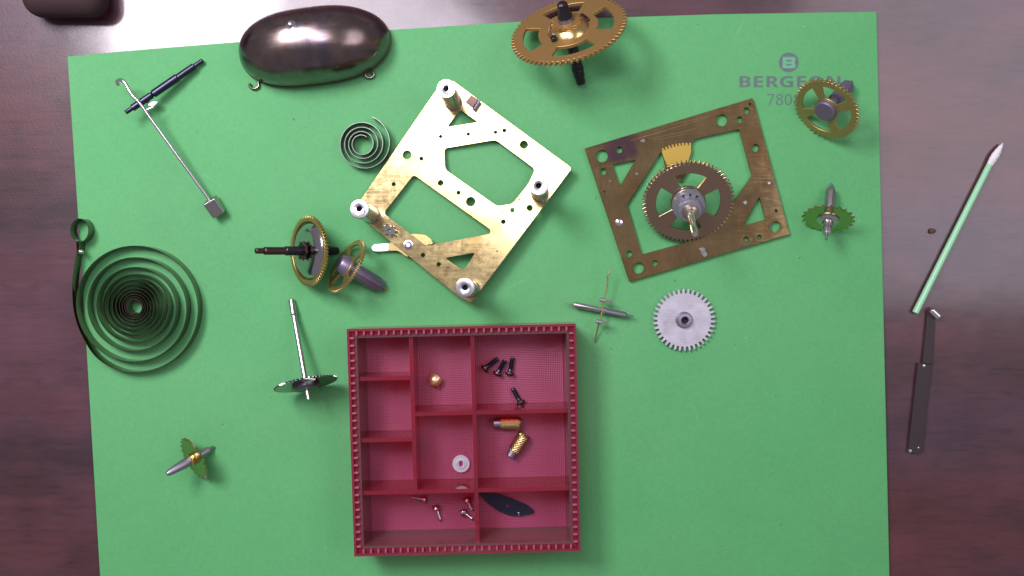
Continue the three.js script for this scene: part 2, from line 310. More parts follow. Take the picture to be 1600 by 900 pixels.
{ // barrel wheel, centre left
  const f = pose(V(527, 392, 1.4), V(482.5, 392, 9.8), 0), k = f.k, R = 55 * k;
  const t = thing('dished_wheel', 'steep brass rimmed wheel with polished steel dish and long dark arbor', 'clock wheel', f.C, f.q);
  part('rim', disc(toothed(R, R * 0.945, 62), [circ(0, 0, R * 0.845)], 1.3, 0, 0.1, 40), metal(0.42, 0.32, 0.11, 0.4, { metalness: 0.85 }), t);
  part('dish', lathe([[R * 0.85, -0.7], [R * 0.82, -0.25], [R * 0.77, 0.4], [R * 0.70, 1.0], [R * 0.62, 1.35], [R * 0.5, 1.5], [R * 0.3, 1.55], [0, 1.55]], 64), metal(0.5, 0.47, 0.52, 0.13, { side: THREE.DoubleSide }), t);
  const yl = f.yAt(399.5, 387), yr = f.yAt(527, 391);
  part('arbor', [rod(1.75, 0, yl * 0.46, 28), lathe([[2.2, -2.9], [2.2, -4.2], [1.5, yr], [0, yr]], 8), lathe([[0, -2.9], [2.3, -2.9], [2.3, -1], [1.7, 1]], 28)], M.black, t);
  part('arbor_end', [rod(1.45, yl * 0.45, yl * 0.85, 28), rod(1.05, yl * 0.84, yl, 20)], M.brownSteel, t);
  part('ratchet', disc(toothed(3.7, 2.9, 9, 'ratchet'), [circ(0, 0, 1.6)], 1.0, 2.6, 0.08), M.brownSteel, t);
}
{ // fourth wheel leaning beside it
  const f = pose(V(603, 452, 0.6), V(542, 416, 9.8), 0.5), k = f.k, R = 47 * k;
  const t = thing('train_wheel', 'thin olive brass wheel with thick purple grey pinion beside the lever plate', 'clock wheel', f.C, f.q);
  const holes = [0, 1, 2, 3].map(i => slot(R * 0.36, R * 0.80, i * Math.PI / 2 + 0.2, i * Math.PI / 2 + Math.PI / 2 - 0.2, 10, -0.1));
  part('wheel', disc(toothed(R, R * 0.935, 54), holes, 0.9, 0, 0.08), M.brassGreen, t);
  const yb = f.yAt(603, 452);
  part('hub', lathe([[0, 3.6], [2.5, 3.6], [3.1, 3.0], [3.95, 0.46], [0, 0.46]], 36), M.violet, t);
  part('pinion', lathe([[2.9, -0.46], [3.0, -2], [3.0, yb + 4.4], [2.2, yb + 2.8], [2.0, yb + 1.9], [0, yb + 1.9]], 12), M.violet, t);
  part('pivot', rod(0.4, yb, yb + 2.2, 12), M.brassBrown, t);
}
{ // seconds wheel with long rod
  const f = pose(V(455, 467, 1.0), V(478, 600, 11.2), 0), k = f.k, R = 49.5 * k;
  const t = thing('seconds_wheel', 'dark polished fine toothed disc on a long thin steel rod', 'clock wheel', f.C, f.q);
  part('wheel', disc(toothed(R, R * 0.93, 48, 'ratchet'), [], 0.5, 0, 0.05), metal(0.24, 0.25, 0.24, 0.12), t);
  const yt = f.yAt(455, 467), yb = f.yAt(482.5, 624);
  part('rod', [rod(1.0, yt * 0.8, 0, 20), lathe([[0.8, yt * 0.8], [1.25, yt * 0.82], [1.2, yt * 0.985], [0.7, yt], [0, yt]], 14)], M.steel, t);
  part('hub', lathe([[0, 2.1], [4.4, 2.1], [5.2, 1.3], [5.2, 0.28], [0, 0.28]], 36), metal(0.2, 0.18, 0.22, 0.4), t);
  part('pivot', rod(0.75, 2, yb, 16), M.steelBright, t);
  part('leaf_spring', wire([f.on(477, 591.5, 0.6), f.on(492.5, 592.5, 1.3), f.on(477.5, 597, 0.9)], 0.42, 30, 8, false), M.steelBright, t);
}
{ // small escape pinion, lower left
  const f = pose(V(334, 698, 0.7), V(303, 716, 6.6), 0.3), k = f.k, R = 36 * k;
  const t = thing('escape_wheel', 'small greenish brass wheel on a grey tapered arbor at lower left', 'clock wheel', f.C, f.q);
  part('wheel', disc(toothed(R, R * 0.86, 20, 'ratchet'), [], 0.6, 0, 0.05), metal(0.40, 0.38, 0.15, 0.25), t);
  const yl = f.yAt(259, 738), yt = f.yAt(334, 698);
  part('arbor', lathe([[2.2, 0.3], [2.2, 1.8], [1.9, 2.2], [1.9, yl * 0.4], [1.25, yl - 1.2], [0.8, yl], [0, yl]], 24), M.steelGrey, t);
  part('collar', lathe([[2.4, 0.29], [2.55, 0.9], [2.5, 1.7], [2.2, 2.0]], 24), M.brassBright, t);
  part('pinion', lathe([[1.4, -0.3], [1.5, -1.6], [1.35, yt + 2.4], [0.8, yt + 1.8], [0.5, yt], [0, yt]], 9), M.steelGrey, t);
}
{ // aluminium gear
  const c = V(1069, 500, 1.6), k = mmPx(c), R = 49 * k;
  const t = thing('spur_gear', 'flat silver gear wheel with long square teeth lying on the mat', 'gear', v3(c.x, MAT, c.z));
  part('wheel', disc(toothed(R, R * 0.855, 38, 'square'), [circ(0, 0, 1.6)], 1.2, 1.2, 0.1), M.aluWorn, t);
  part('hub', lathe([[1.35, 0.3], [1.35, 3.4], [1.6, 3.6], [2.6, 3.5], [3.0, 2.9], [3.2, 1.9], [3.35, 1.75]], 36), M.steelGrey, t);
  part('bore', lathe([[0, 0.3], [1.34, 0.3], [1.34, 0.4], [0, 0.4]], 20), M.darkHole, t);
}

// ---------------------------------------------------------------- plates
function plane(O, n) {
  const q = new THREE.Quaternion().setFromUnitVectors(Y, n), qi = q.clone().invert();
  const to = (px, py, off = 0) => { const d = rayDir(px, py), P = O.clone().addScaledVector(n, off); const t = P.clone().sub(eye).dot(n) / d.dot(n); return eye.clone().addScaledVector(d, t).sub(O).applyQuaternion(qi); };
  return { O, n, q, to, k: mmPx(O) };
}
const outline = (pl, pts, off = 0) => pts.map(([x, y]) => { const p = pl.to(x, y, off); return new THREE.Vector2(p.x, -p.z); });
function roundPoly(P, r, Kind = THREE.Path) {
  const s = new Kind(), n = P.length;
  for (let i = 0; i < n; i++) {
    const a = P[(i + n - 1) % n], b = P[i], c = P[(i + 1) % n];
    const rr = Math.min(r, a.distanceTo(b) * 0.45, b.distanceTo(c) * 0.45);
    const p = b.clone().add(a.clone().sub(b).setLength(rr)), q = b.clone().add(c.clone().sub(b).setLength(rr));
    s[i ? 'lineTo' : 'moveTo'](p.x, p.y); s.quadraticCurveTo(b.x, b.y, q.x, q.y);
  }
  s.closePath(); return s;
}
{ // pillar plate
  const pl = plane(V(562, 328, 2.1), v3(-0.05, 1, -0.07).normalize());
  const z = (x, y) => [530 + x / 2.4316, 110 + y / 2.4316];
  const Z = l => outline(pl, l.map(p => z(...p)));
  const t = thing('pillar_plate', 'pale brass clock plate with four upright pillars standing on the mat', 'clock plate', pl.O, pl.q);
  const shape = roundPoly(Z([[392, 42], [430, 38], [885, 372], [502, 884], [452, 858], [66, 545], [62, 520]]), 1.2, THREE.Shape);
  const holes = [
    [[460, 148], [531, 198], [407, 218]],
    [[398, 296], [595, 263], [746, 375], [722, 430], [660, 508], [600, 518], [402, 378]],
    [[283, 395], [577, 605], [575, 622], [330, 668], [168, 543]],
    [[399, 712], [520, 690], [475, 763]],
  ].map(l => roundPoly(Z(l), 1.6));
  for (const [x, y, r] of [[386, 252, 8], [491, 243, 8], [594, 236, 8], [628, 229, 9], [702, 283, 17], [259, 322, 18], [313, 336, 9], [208, 433, 9], [386, 428, 12], [454, 465, 9], [500, 499, 19], [658, 531, 10], [724, 523, 13], [622, 542, 4.5], [624, 575, 10], [684, 490, 5], [319, 702, 9.5], [379, 737, 9.5], [601, 688, 4], [468, 667, 3], [414, 750, 4.5], [857, 369, 3.2], [592, 186, 2.5]]) {
    const p = pl.to(...z(x, y)); holes.push(circ(p.x, -p.z, r / 2.4316 * pl.k));
  }
  const g = disc(shape, holes, 1.05, 0, 0.1, 14);
  const tex = dataTex(1024, 1024, (x, y) => {
    const a = fbm(x / 55, y / 55, 5), b = fbm(x / 9 + 70, y / 9 + 20, 3), sp = vn(x / 4.3, y / 4.3) ** 8, st = Math.max(0, fbm(x / 120 + 5, y / 120 + 3, 4) - 0.52) * 3;
    const m = 0.9 + 0.28 * (a - 0.5) + 0.16 * (b - 0.5) - 0.25 * sp;
    return [0.66 * m * (1 - 0.25 * st), 0.53 * m * (1 - 0.38 * st), 0.25 * m * (1 - 0.5 * st)];
  });
  tex.repeat.set(1 / 90, 1 / 90);
  const rgh = dataTex(256, 256, (x, y) => 0.10 + 0.09 * fbm(x / 14, y / 14, 4) + 0.05 * vn(x / 60, y / 1.4), false); rgh.repeat.set(1 / 30, 1 / 30);
  part('plate', g, new THREE.MeshStandardMaterial({ map: tex, metalness: 0.92, roughness: 1, roughnessMap: rgh }), t);
  const HP = 23;
  const pg = [lathe([[1.1, HP - 5], [1.1, HP - 0.1], [1.85, HP], [1.9, HP - 0.7], [2.3, HP - 0.7], [2.35, HP - 0.15], [3.3, HP - 0.2], [3.5, HP - 0.7], [3.5, HP - 1.7], [3.15, HP - 2.0], [3.15, 1.6], [3.4, 1.3], [3.4, 0.66]], 40)];
  const pm = metal(0.58, 0.56, 0.60, 0.22);
  for (const [x, y] of [[406, 68], [76, 526], [758, 438], [478, 825]]) {
    const p = pl.to(...z(x, y), HP); const m = part('pillar', pg.length ? pg[0] : 0, pm, t); m.position.set(p.x, 0, p.z).multiplyScalar(0.001);
    const b = part('bore', lathe([[0, HP - 4.9], [1.09, HP - 4.9], [1.09, HP - 4.8], [0, HP - 4.8]], 16), M.darkHole, m);
  }
  const at = (x, y, off, geo) => { const p = pl.to(...z(x, y), off); geo.translate(p.x, 0, p.z); return geo; };
  part('rivet', at(555, 152, 0.7, lathe([[0, 1.05], [1.1, 1.0], [1.35, 0.66], [0, 0.6]], 24)), M.steelBright, t);
  part('rivet', at(262, 663, 1.4, lathe([[0, 1.7], [0.9, 1.7], [1.3, 1.4], [1.35, 0.9], [1.9, 0.8], [2.0, 0.6]], 24)), M.steel, t);
  const nut = disc(toothed(2.6, 1.9, 8), [circ(0, 0, 0.5)], 1.9, 1.7, 0.2); nut.rotateX(0.12); nut.scale(1.25, 1, 0.85); nut.rotateY(-0.5);
  part('pinion_nut', at(192, 606, 1.8, nut), M.steelBright, t);
  part('pin', at(349, 655, 0.9, rod(0.75, -2.2, 1.6, 14)), M.brassBright, t);
  // bent tab on the top edge
  { const z5 = (x, y, off = 0) => pl.to(670 + x / 8.18, 110 + y / 8.18, off);
    const a = z5(655, 398), b = z5(578, 515), L = a.distanceTo(b), w = box(L, 3.4, 0.7, 0.12), m = a.clone().add(b).multiplyScalar(0.5);
    w.rotateX(-0.3); w.rotateY(-Math.atan2(b.z - a.z, b.x - a.x)); w.translate(m.x, 2.2, m.z); part('bent_tab', w, M.steelGrey, t);
    const f = new THREE.Shape([[545, 322], [636, 380], [562, 484], [472, 412]].map(p => { const q = z5(...p); return new THREE.Vector2(q.x, -q.z); }));
    part('tab_reflection', disc(f, [], 0.5, 0.92, 0.05), M.brownSteel, t);  // dark sheet laid where the plate mirrors the tab, reflection put into colour
  }
  // lever below the plate
  { const z6 = (x, y) => [540 + x / 7.5, 300 + y / 7.5], off = -1.5;
    const lv = roundPoly(outline(pl, [[505, 598], [620, 560], [750, 488], [840, 490], [940, 503], [1005, 552], [1026, 596], [990, 612], [900, 640], [800, 730], [715, 762], [640, 705], [600, 688], [505, 692]].map(p => z6(...p)), off), 0.6, THREE.Shape);
    part('lever', disc(lv, [], 0.9, off, 0.08), M.brassBright, t);
    const tp = roundPoly(outline(pl, [[506, 598], [345, 612], [312, 632], [303, 660], [318, 688], [350, 698], [506, 692]].map(p => z6(...p)), off), 0.7, THREE.Shape);
    part('lever_end', disc(tp, [], 0.85, off, 0.08), metal(0.9, 0.88, 0.86, 0.38), t, 'rounded end of the lever in whiter metal for its bright reflection');  // bright reflection on the lever end is put in as whiter metal
  }
}
{ // brown plate with wheel over it
  const pl = plane(V(1075, 300, 1.2), v3(0, 1, 0));
  const z = (x, y) => [900 + x / 2.903, 140 + y / 2.903];
  const Z = l => outline(pl, l.map(p => z(...p)));
  const t = thing('clock_plate', 'brown tarnished brass clock plate lying under a toothed wheel', 'clock plate', pl.O, pl.q);
  const shape = roundPoly(Z([[38, 268], [800, 39], [967, 656], [241, 871]]), 0.5, THREE.Shape);
  const holes = [
    [[386, 277], [398, 310], [412, 380], [470, 420], [505, 370], [512, 300], [520, 240], [540, 222], [740, 178], [798, 392], [655, 600], [500, 694], [297, 750], [228, 522]],
    [[162, 340], [273, 317], [198, 444]],
    [[758, 617], [858, 590], [830, 485]],
  ].map(l => roundPoly(Z(l), 1.0));
  const H = [[117, 302, 29], [195, 274, 16], [122, 372, 16], [153, 416, 6.5], [660, 140, 28], [740, 137, 15.5], [771, 96, 15.5], [787, 67, 7], [812, 265, 19], [873, 425, 8], [765, 513, 10], [905, 551, 9], [903, 622, 26], [829, 669, 12], [769, 680, 14], [240, 745, 16], [283, 810, 27], [357, 787, 15], [127, 463, 5]];
  for (const [x, y, r] of H) { const p = pl.to(...z(x, y)); holes.push(circ(p.x, -p.z, r / 2.903 * pl.k)); }
  const g = disc(shape, holes, 1.3, 0, 0.1, 14);
  { // colour: tarnish, a violet heat stain, scratches, rings worn round holes
    const W = 1024, cv = document.createElement('canvas'); cv.width = cv.height = W; const c = cv.getContext('2d'); c.fillStyle = '#fff'; c.fillRect(0, 0, W, W);
    const im = c.getImageData(0, 0, W, W), d = im.data;
    for (let y = 0; y < W; y++) for (let x = 0; x < W; x++) { const a = fbm(x / 80, y / 80, 5), b = fbm(x / 5 + 40, y / 30, 3), q = fbm(x / 160 + 8, y / 130, 3), i = (y * W + x) * 4, m = 0.92 + 0.5 * (a - 0.5) + 0.25 * (b - 0.5); d[i] = srgb(0.47 * m); d[i + 1] = srgb(0.335 * m * (0.85 + 0.3 * q)); d[i + 2] = srgb(0.165 * m * (0.7 + 0.6 * q)); d[i + 3] = 255; }
    c.putImageData(im, 0, 0);
    const S = 100, k = W / S, P = (x, y) => { const p = pl.to(...z(x, y)); return [(p.x + S / 2) * k, (p.z + S / 2) * k]; };
    c.filter = 'none';
    for (let i = 0; i < 240; i++) { const [x, y] = P(140 + 130 * rnd(), 205 + 118 * rnd()); c.fillStyle = `rgba(${110 + 30 * rnd()},${78 + 20 * rnd()},${112 + 24 * rnd()},0.06)`; c.beginPath(); c.ellipse(x, y, 8 + 24 * rnd(), 6 + 14 * rnd(), rnd() * 3, 0, 7); c.fill(); }
    const line = (x0, y0, x1, y1, w, s) => { const a = P(x0, y0), b = P(x1, y1); c.lineWidth = w; c.strokeStyle = s; c.beginPath(); c.moveTo(...a); c.lineTo(...b); c.stroke(); };
    for (const [x0, y0, x1, y1] of [[250, 232, 590, 130], [280, 222, 420, 182], [330, 226, 540, 178], [300, 214, 380, 196], [350, 232, 500, 200], [840, 340, 880, 350], [850, 495, 920, 505], [430, 160, 600, 122]]) line(x0, y0, x1, y1, 2.2, 'rgba(232,206,160,0.75)');
    for (let i = 0; i < 150; i++) { const x = 40 + 920 * rnd(), y = 40 + 820 * rnd(), a = -0.28 + 0.5 * (rnd() - 0.5), l = 15 + 60 * rnd(); line(x, y, x + l * Math.cos(a), y + l * Math.sin(a), 0.9, `rgba(${rnd() < 0.6 ? '225,195,150' : '70,45,35'},${0.1 + 0.25 * rnd()})`); }
    for (const [x, y, r] of [[903, 622, 40], [283, 810, 40], [769, 680, 22], [829, 669, 16]]) { const [a, b] = P(x, y); c.lineWidth = 3; c.strokeStyle = 'rgba(215,190,120,0.55)'; c.beginPath(); c.arc(a, b, r / 2.903 * pl.k * k, 0, 7); c.stroke(); }
    const tex = new THREE.CanvasTexture(cv); tex.colorSpace = THREE.SRGBColorSpace;
    const uv = g.attributes.uv, p = g.attributes.position; for (let i = 0; i < p.count; i++) uv.setXY(i, (p.getX(i) + S / 2) / S, 1 - (p.getZ(i) + S / 2) / S);
    const rgh = dataTex(256, 256, (x, y) => 0.07 + 0.07 * fbm(x / 30, y / 30, 4) + 0.07 * vn(x / 50, y / 1.5) ** 3, false); rgh.repeat.set(4, 4);
    part('plate', g, new THREE.MeshStandardMaterial({ map: tex, metalness: 0.95, roughness: 1, roughnessMap: rgh }), t);
  }
  { // flat yellow toothed piece laid on the tab
    const P = [], cx = 1072, cy = 314, d2 = Math.PI / 180;
    for (let i = 0; i < 9; i++) { const a = (-117 + i * 3.55) * d2; for (const [o, R] of [[0, 86], [1.2, 86], [1.7, 90.5], [2.9, 90.5]]) { const b = a + o * d2; P.push([cx + R * Math.cos(b), cy + R * Math.sin(b)]); } }
    P.push([1079, 238], [1073, 258], [1043, 262], [1036, 246]);
    const q = new THREE.Shape(outline(pl, P)); part('toothed_piece', disc(q, [], 0.5, 0.92, 0.05), metal(0.52, 0.36, 0.07, 0.4, { metalness: 0.6 }), t, 'bright yellow toothed piece');
  }
  const at = (x, y, geo) => { const p = pl.to(...z(x, y)); geo.translate(p.x, 0, p.z); return geo; };
  const rv = (r, h) => lathe([[0, h], [r * 0.7, h], [r, h * 0.6 + 0.26], [r, -1.1], [0, -1.1]], 20);
  for (const [x, y, r] of [[195, 603, 1.35], [303, 233, 0.8], [275, 383, 0.6], [765, 513, 0.8], [873, 425, 0.6], [153, 416, 0.45], [483, 265, 0.75]]) part('rivet', at(x, y, rv(r, 1.1)), M.steelBright, t);
  const a = rod(1.1, 0.5, 1.6, 18), b = rod(1.1, 0.5, 1.9, 18); a.translate(-0.4, 0, -0.7); b.translate(0.3, 0, 0.9);
  part('spring_pin', at(576, 735, merge([a, b])), M.steelBright, t);
}
{ // centre wheel standing over the brown plate
  const C = V(1075, 315.5, 11.4), ax = v3(-0.075, 1, 0.56).normalize();
  const f = pose(C.clone().sub(ax), C, 0.0), k = f.k, R = 71 * k;
  const t = thing('centre_wheel', 'brown toothed wheel with grey stepped hub standing over the brown plate', 'clock wheel', f.C, f.q);
  const holes = [0, 1, 2, 3].map(i => slot(R * 0.38, R * 0.70, i * Math.PI / 2 - 0.52, i * Math.PI / 2 + 0.52, 10, -0.06));
  part('wheel', disc(toothed(R, R * 0.93, 62), holes, 1.2, 0, 0.1), metal(0.36, 0.25, 0.17, 0.28, { metalness: 0.92 }), t);
  part('spring_washer', lathe([[5.0, 0.66], [6.2, 0.9], [6.2, 1.5], [5.6, 2.3], [5.0, 2.6]], 40), M.steel, t);
  part('hub', lathe([[0, 0.62], [6.0, 0.62], [6.1, 3.6], [5.9, 4.2], [4.6, 4.3], [4.5, 7.4], [4.2, 7.9], [3.0, 8.1]], 44), metal(0.36, 0.36, 0.42, 0.45, { metalness: 0.75 }), t);
  part('hub_collar', lathe([[3.1, 8.0], [2.9, 9.4], [2.2, 9.8], [2.2, 10.6], [1.4, 11.0]], 32), metal(0.5, 0.42, 0.33, 0.3), t);
  const yt = f.yAt(1086, 367);
  part('arbor', [lathe([[1.55, 10.4], [1.4, yt * 0.6], [1.1, yt - 0.6], [0.8, yt], [0, yt]], 20)], M.steelBright, t);
  for (const a of [-0.5, 0, 0.5]) { const h = rod(0.45, 4.2, 4.45, 10); h.translate(5.2 * Math.sin(a), 0, -5.2 * Math.cos(a) + 0.1); part('peg', h, M.black, t); }
  part('lower_arbor', [rod(1.9, -5.4, -0.62, 20), rod(1.0, -12.2, -5.2, 16)], M.steelGrey, t);
}

// ---------------------------------------------------------------- springs
{ // hairspring
  const c = V(569, 226, 2), kk = mmPx(c);
  const t = thing('hairspring', 'small open spiral of thin steel ribbon between bell and pillar plate', 'spring', v3(c.x, MAT, c.z));
  const pts = [], N = 420, turns = 4.05, a1 = -1.24;
  for (let i = 0; i <= N; i++) { const u = i / N, a = a1 + (1 - u) * turns * 2 * Math.PI, r = (13.5 + 27 * u ** 1.2 + 3.5 * Math.max(0, (u - 0.88) / 0.12)) * kk; pts.push([r * Math.cos(a) - 1.2 * (1 - u) * kk * 2, r * Math.sin(a), 0.1]); }
  part('ribbon', ribbon(pts, 4.6, 0.24), M.hair, t);
}
{ // mainspring
  const c = V(213, 479, 3), kk = mmPx(c);
  const t = thing('mainspring', 'large dark coiled steel ribbon spring with looped end at left mat edge', 'spring', v3(c.x, MAT, c.z));
  const r0 = [11, 12.5, 14.5, 18, 22, 27, 32.7, 39.2, 46.7, 56, 69, 86, 102.5];   // coil radii at successive turns, photo pixels
  const rad = s => { const i = Math.min(r0.length - 2, Math.floor(s)), f = s - i; const a = r0[Math.max(0, i - 1)], b = r0[i], d = r0[i + 1], e = r0[Math.min(r0.length - 1, i + 2)]; return 0.5 * (2 * b + (d - a) * f + (2 * a - 5 * b + 4 * d - e) * f * f + (3 * b - a - 3 * d + e) * f ** 3); };
  const pts = [], T = r0.length - 1, N = 1100, end = 0.56 * Math.PI;           // runs clockwise seen from above
  for (let i = 0; i <= N; i++) { const s = i / N * T, a = end + (s - T) * 2 * Math.PI; pts.push([rad(s) * kk * Math.cos(a), rad(s) * kk * Math.sin(a), 0]); }
  const tail = [[176, 572], [153, 556], [133, 526], [121, 494], [117, 465], [117.5, 435], [121, 410], [124, 393], [123, 380]].map(([x, y]) => V(x, y, 3).sub(c));
  const loop = []; for (let i = 0; i <= 30; i++) { const a = Math.PI * 0.62 + i / 30 * 2 * Math.PI * 0.93; loop.push(V(128 + 14 * Math.cos(a), 360 + 19 * Math.sin(a) * 0.95, 3).sub(c)); }
  const last = pts[pts.length - 1];
  const cv = new THREE.CatmullRomCurve3([v3(pts[pts.length - 3][0], 0, pts[pts.length - 3][1]), v3(last[0], 0, last[1]), ...tail.map(p => v3(p.x, 0, p.z)), ...loop.map(p => v3(p.x, 0, p.z)), v3(tail[7].x + 0.6, 0, tail[7].z)], false, 'centripetal');
  const all = [...pts.slice(0, -3), ...cv.getPoints(260).map(p => [p.x, p.z, 0])];
  part('ribbon', ribbon(all, 5.0, 0.22), M.spring, t);
  const rv = lathe([[0, 0.7], [0.7, 0.6], [1.05, 0.1], [1.05, -0.5]], 18); rv.rotateZ(-Math.PI / 2); const rp = V(125, 393, 4.5).sub(v3(c.x, MAT, c.z)); rv.translate(rp.x + 0.5, rp.y, rp.z); part('rivet', rv, M.steelBright, t);
}

// ---------------------------------------------------------------- hammer assembly
{
  const z = (x, y, h) => V(170 + x / 8.18, 80 + y / 8.18, h);
  const a = z(215, 785, 7.5), b = z(1205, 115, 1.5), o = v3(a.x, MAT, a.z);
  const t = thing('strike_hammer', 'alarm hammer of dark steel arbor crossed by silver wire with square head', 'hammer', o);
  const on = u => a.clone().lerp(b, u), L = a.distanceTo(b);
  const prof = lathe([[0, 0], [0.75, 0], [0.85, 0.4], [0.85, L * 0.08], [1.3, L * 0.085], [1.3, L * 0.33], [0.9, L * 0.34], [1.5, L * 0.355], [1.55, L * 0.66], [1.3, L * 0.67], [1.3, L * 0.88], [0.85, L * 0.89], [0.85, L - 0.4], [0.6, L], [0, L]], 24);
  align(prof, a, b); prof.translate(-o.x, -o.y, -o.z); part('arbor', prof, M.blued, t);
  const rel = p => p.sub(o);
  const w = [z(118, 425, 8.2), z(100, 395, 8.8), z(140, 368, 9.2), z(190, 385, 9.6), z(300, 560, 9.8), z(385, 650, 9.6)].concat([0.12, 0.3, 0.5, 0.7, 0.88, 1].map(u => z(385, 650, 9.6).lerp(V(326, 311, 4), u)));
  part('wire', wire(w.map(rel), 0.66, 90, 16), M.steelBright, t);
  const fp = [z(420, 630, 8), z(480, 620, 7.8), z(575, 630, 7.6), z(520, 690, 7.6), z(450, 690, 7.8)].map(rel), fs = new THREE.Shape(fp.map(p => new THREE.Vector2(p.x, -p.z)));
  const fg = disc(fs, [], 0.8, 5.6, 0.1); fg.rotateZ(-0.12); part('collar_lug', fg, M.steelGrey, t);
  part('pin', wire([rel(z(490, 750, 8.4)), rel(z(565, 712, 8.2))], 0.5, 4, 10, false), M.steelBright, t);
  // head: square block turned on the mat
  const hc = V(335.5, 323, 3.2).sub(o), hd = box(5.2, 5.4, 6.6, 0.5); hd.rotateX(0.35); hd.rotateY(0.52); hd.translate(hc.x, hc.y, hc.z); part('head', hd, metal(0.42, 0.41, 0.40, 0.3), t);
}
{ // pallet arbor
  const z = (x, y, h) => V(870 + x / 5.29, 400 + y / 5.29, h);
  const a = z(80, 388, 3.2), b = z(640, 500, 3.2), o = v3(z(385, 445, 0).x, MAT, z(385, 445, 0).z), L = a.distanceTo(b);
  const t = thing('pallet_arbor', 'thin steel arbor crossed by bent wire with two short pins', 'clock part', o);
  const rel = p => p.sub(o);
  const g = lathe([[0, 0], [0.25, 0], [0.35, L * 0.1], [0.95, L * 0.11], [1.15, L * 0.14], [1.0, L * 0.5], [1.35, L * 0.52], [1.35, L * 0.57], [0.9, L * 0.58]], 24); align(g, a, b); g.translate(-o.x, -o.y, -o.z); part('arbor', g, M.steel, t);
  const h = lathe([[0.9, L * 0.575], [1.15, L * 0.59], [1.1, L * 0.87], [0.4, L * 0.89], [0.3, L * 0.99], [0, L]], 9); align(h, a, b); h.translate(-o.x, -o.y, -o.z); part('pinion', h, M.steelGrey, t);
  part('fork_wire', wire([z(440, 100, 6), z(436, 130, 6), z(418, 165, 5.8), z(420, 210, 5.5), z(404, 310, 5), z(385, 370, 4.8), z(378, 440, 4.6), z(352, 545, 4.2), z(332, 620, 2.4), z(316, 712, 0.5)].map(rel), 0.28, 80, 8), M.brassGreen, t);
  for (const [x0, y0, x1, y1] of [[352, 358, 465, 383], [322, 538, 435, 563]]) {
    const p = rel(z(x0, y0, 5.2)), q = rel(z(x1, y1, 5.2)), d = p.distanceTo(q); const s = lathe([[0, 0], [0.8, 0.1], [0.95, d * 0.4], [0.55, d * 0.48], [0.48, d * 0.95], [0, d]], 14); align(s, p, q); part('pallet_pin', s, M.steelBright, t);
  }
}

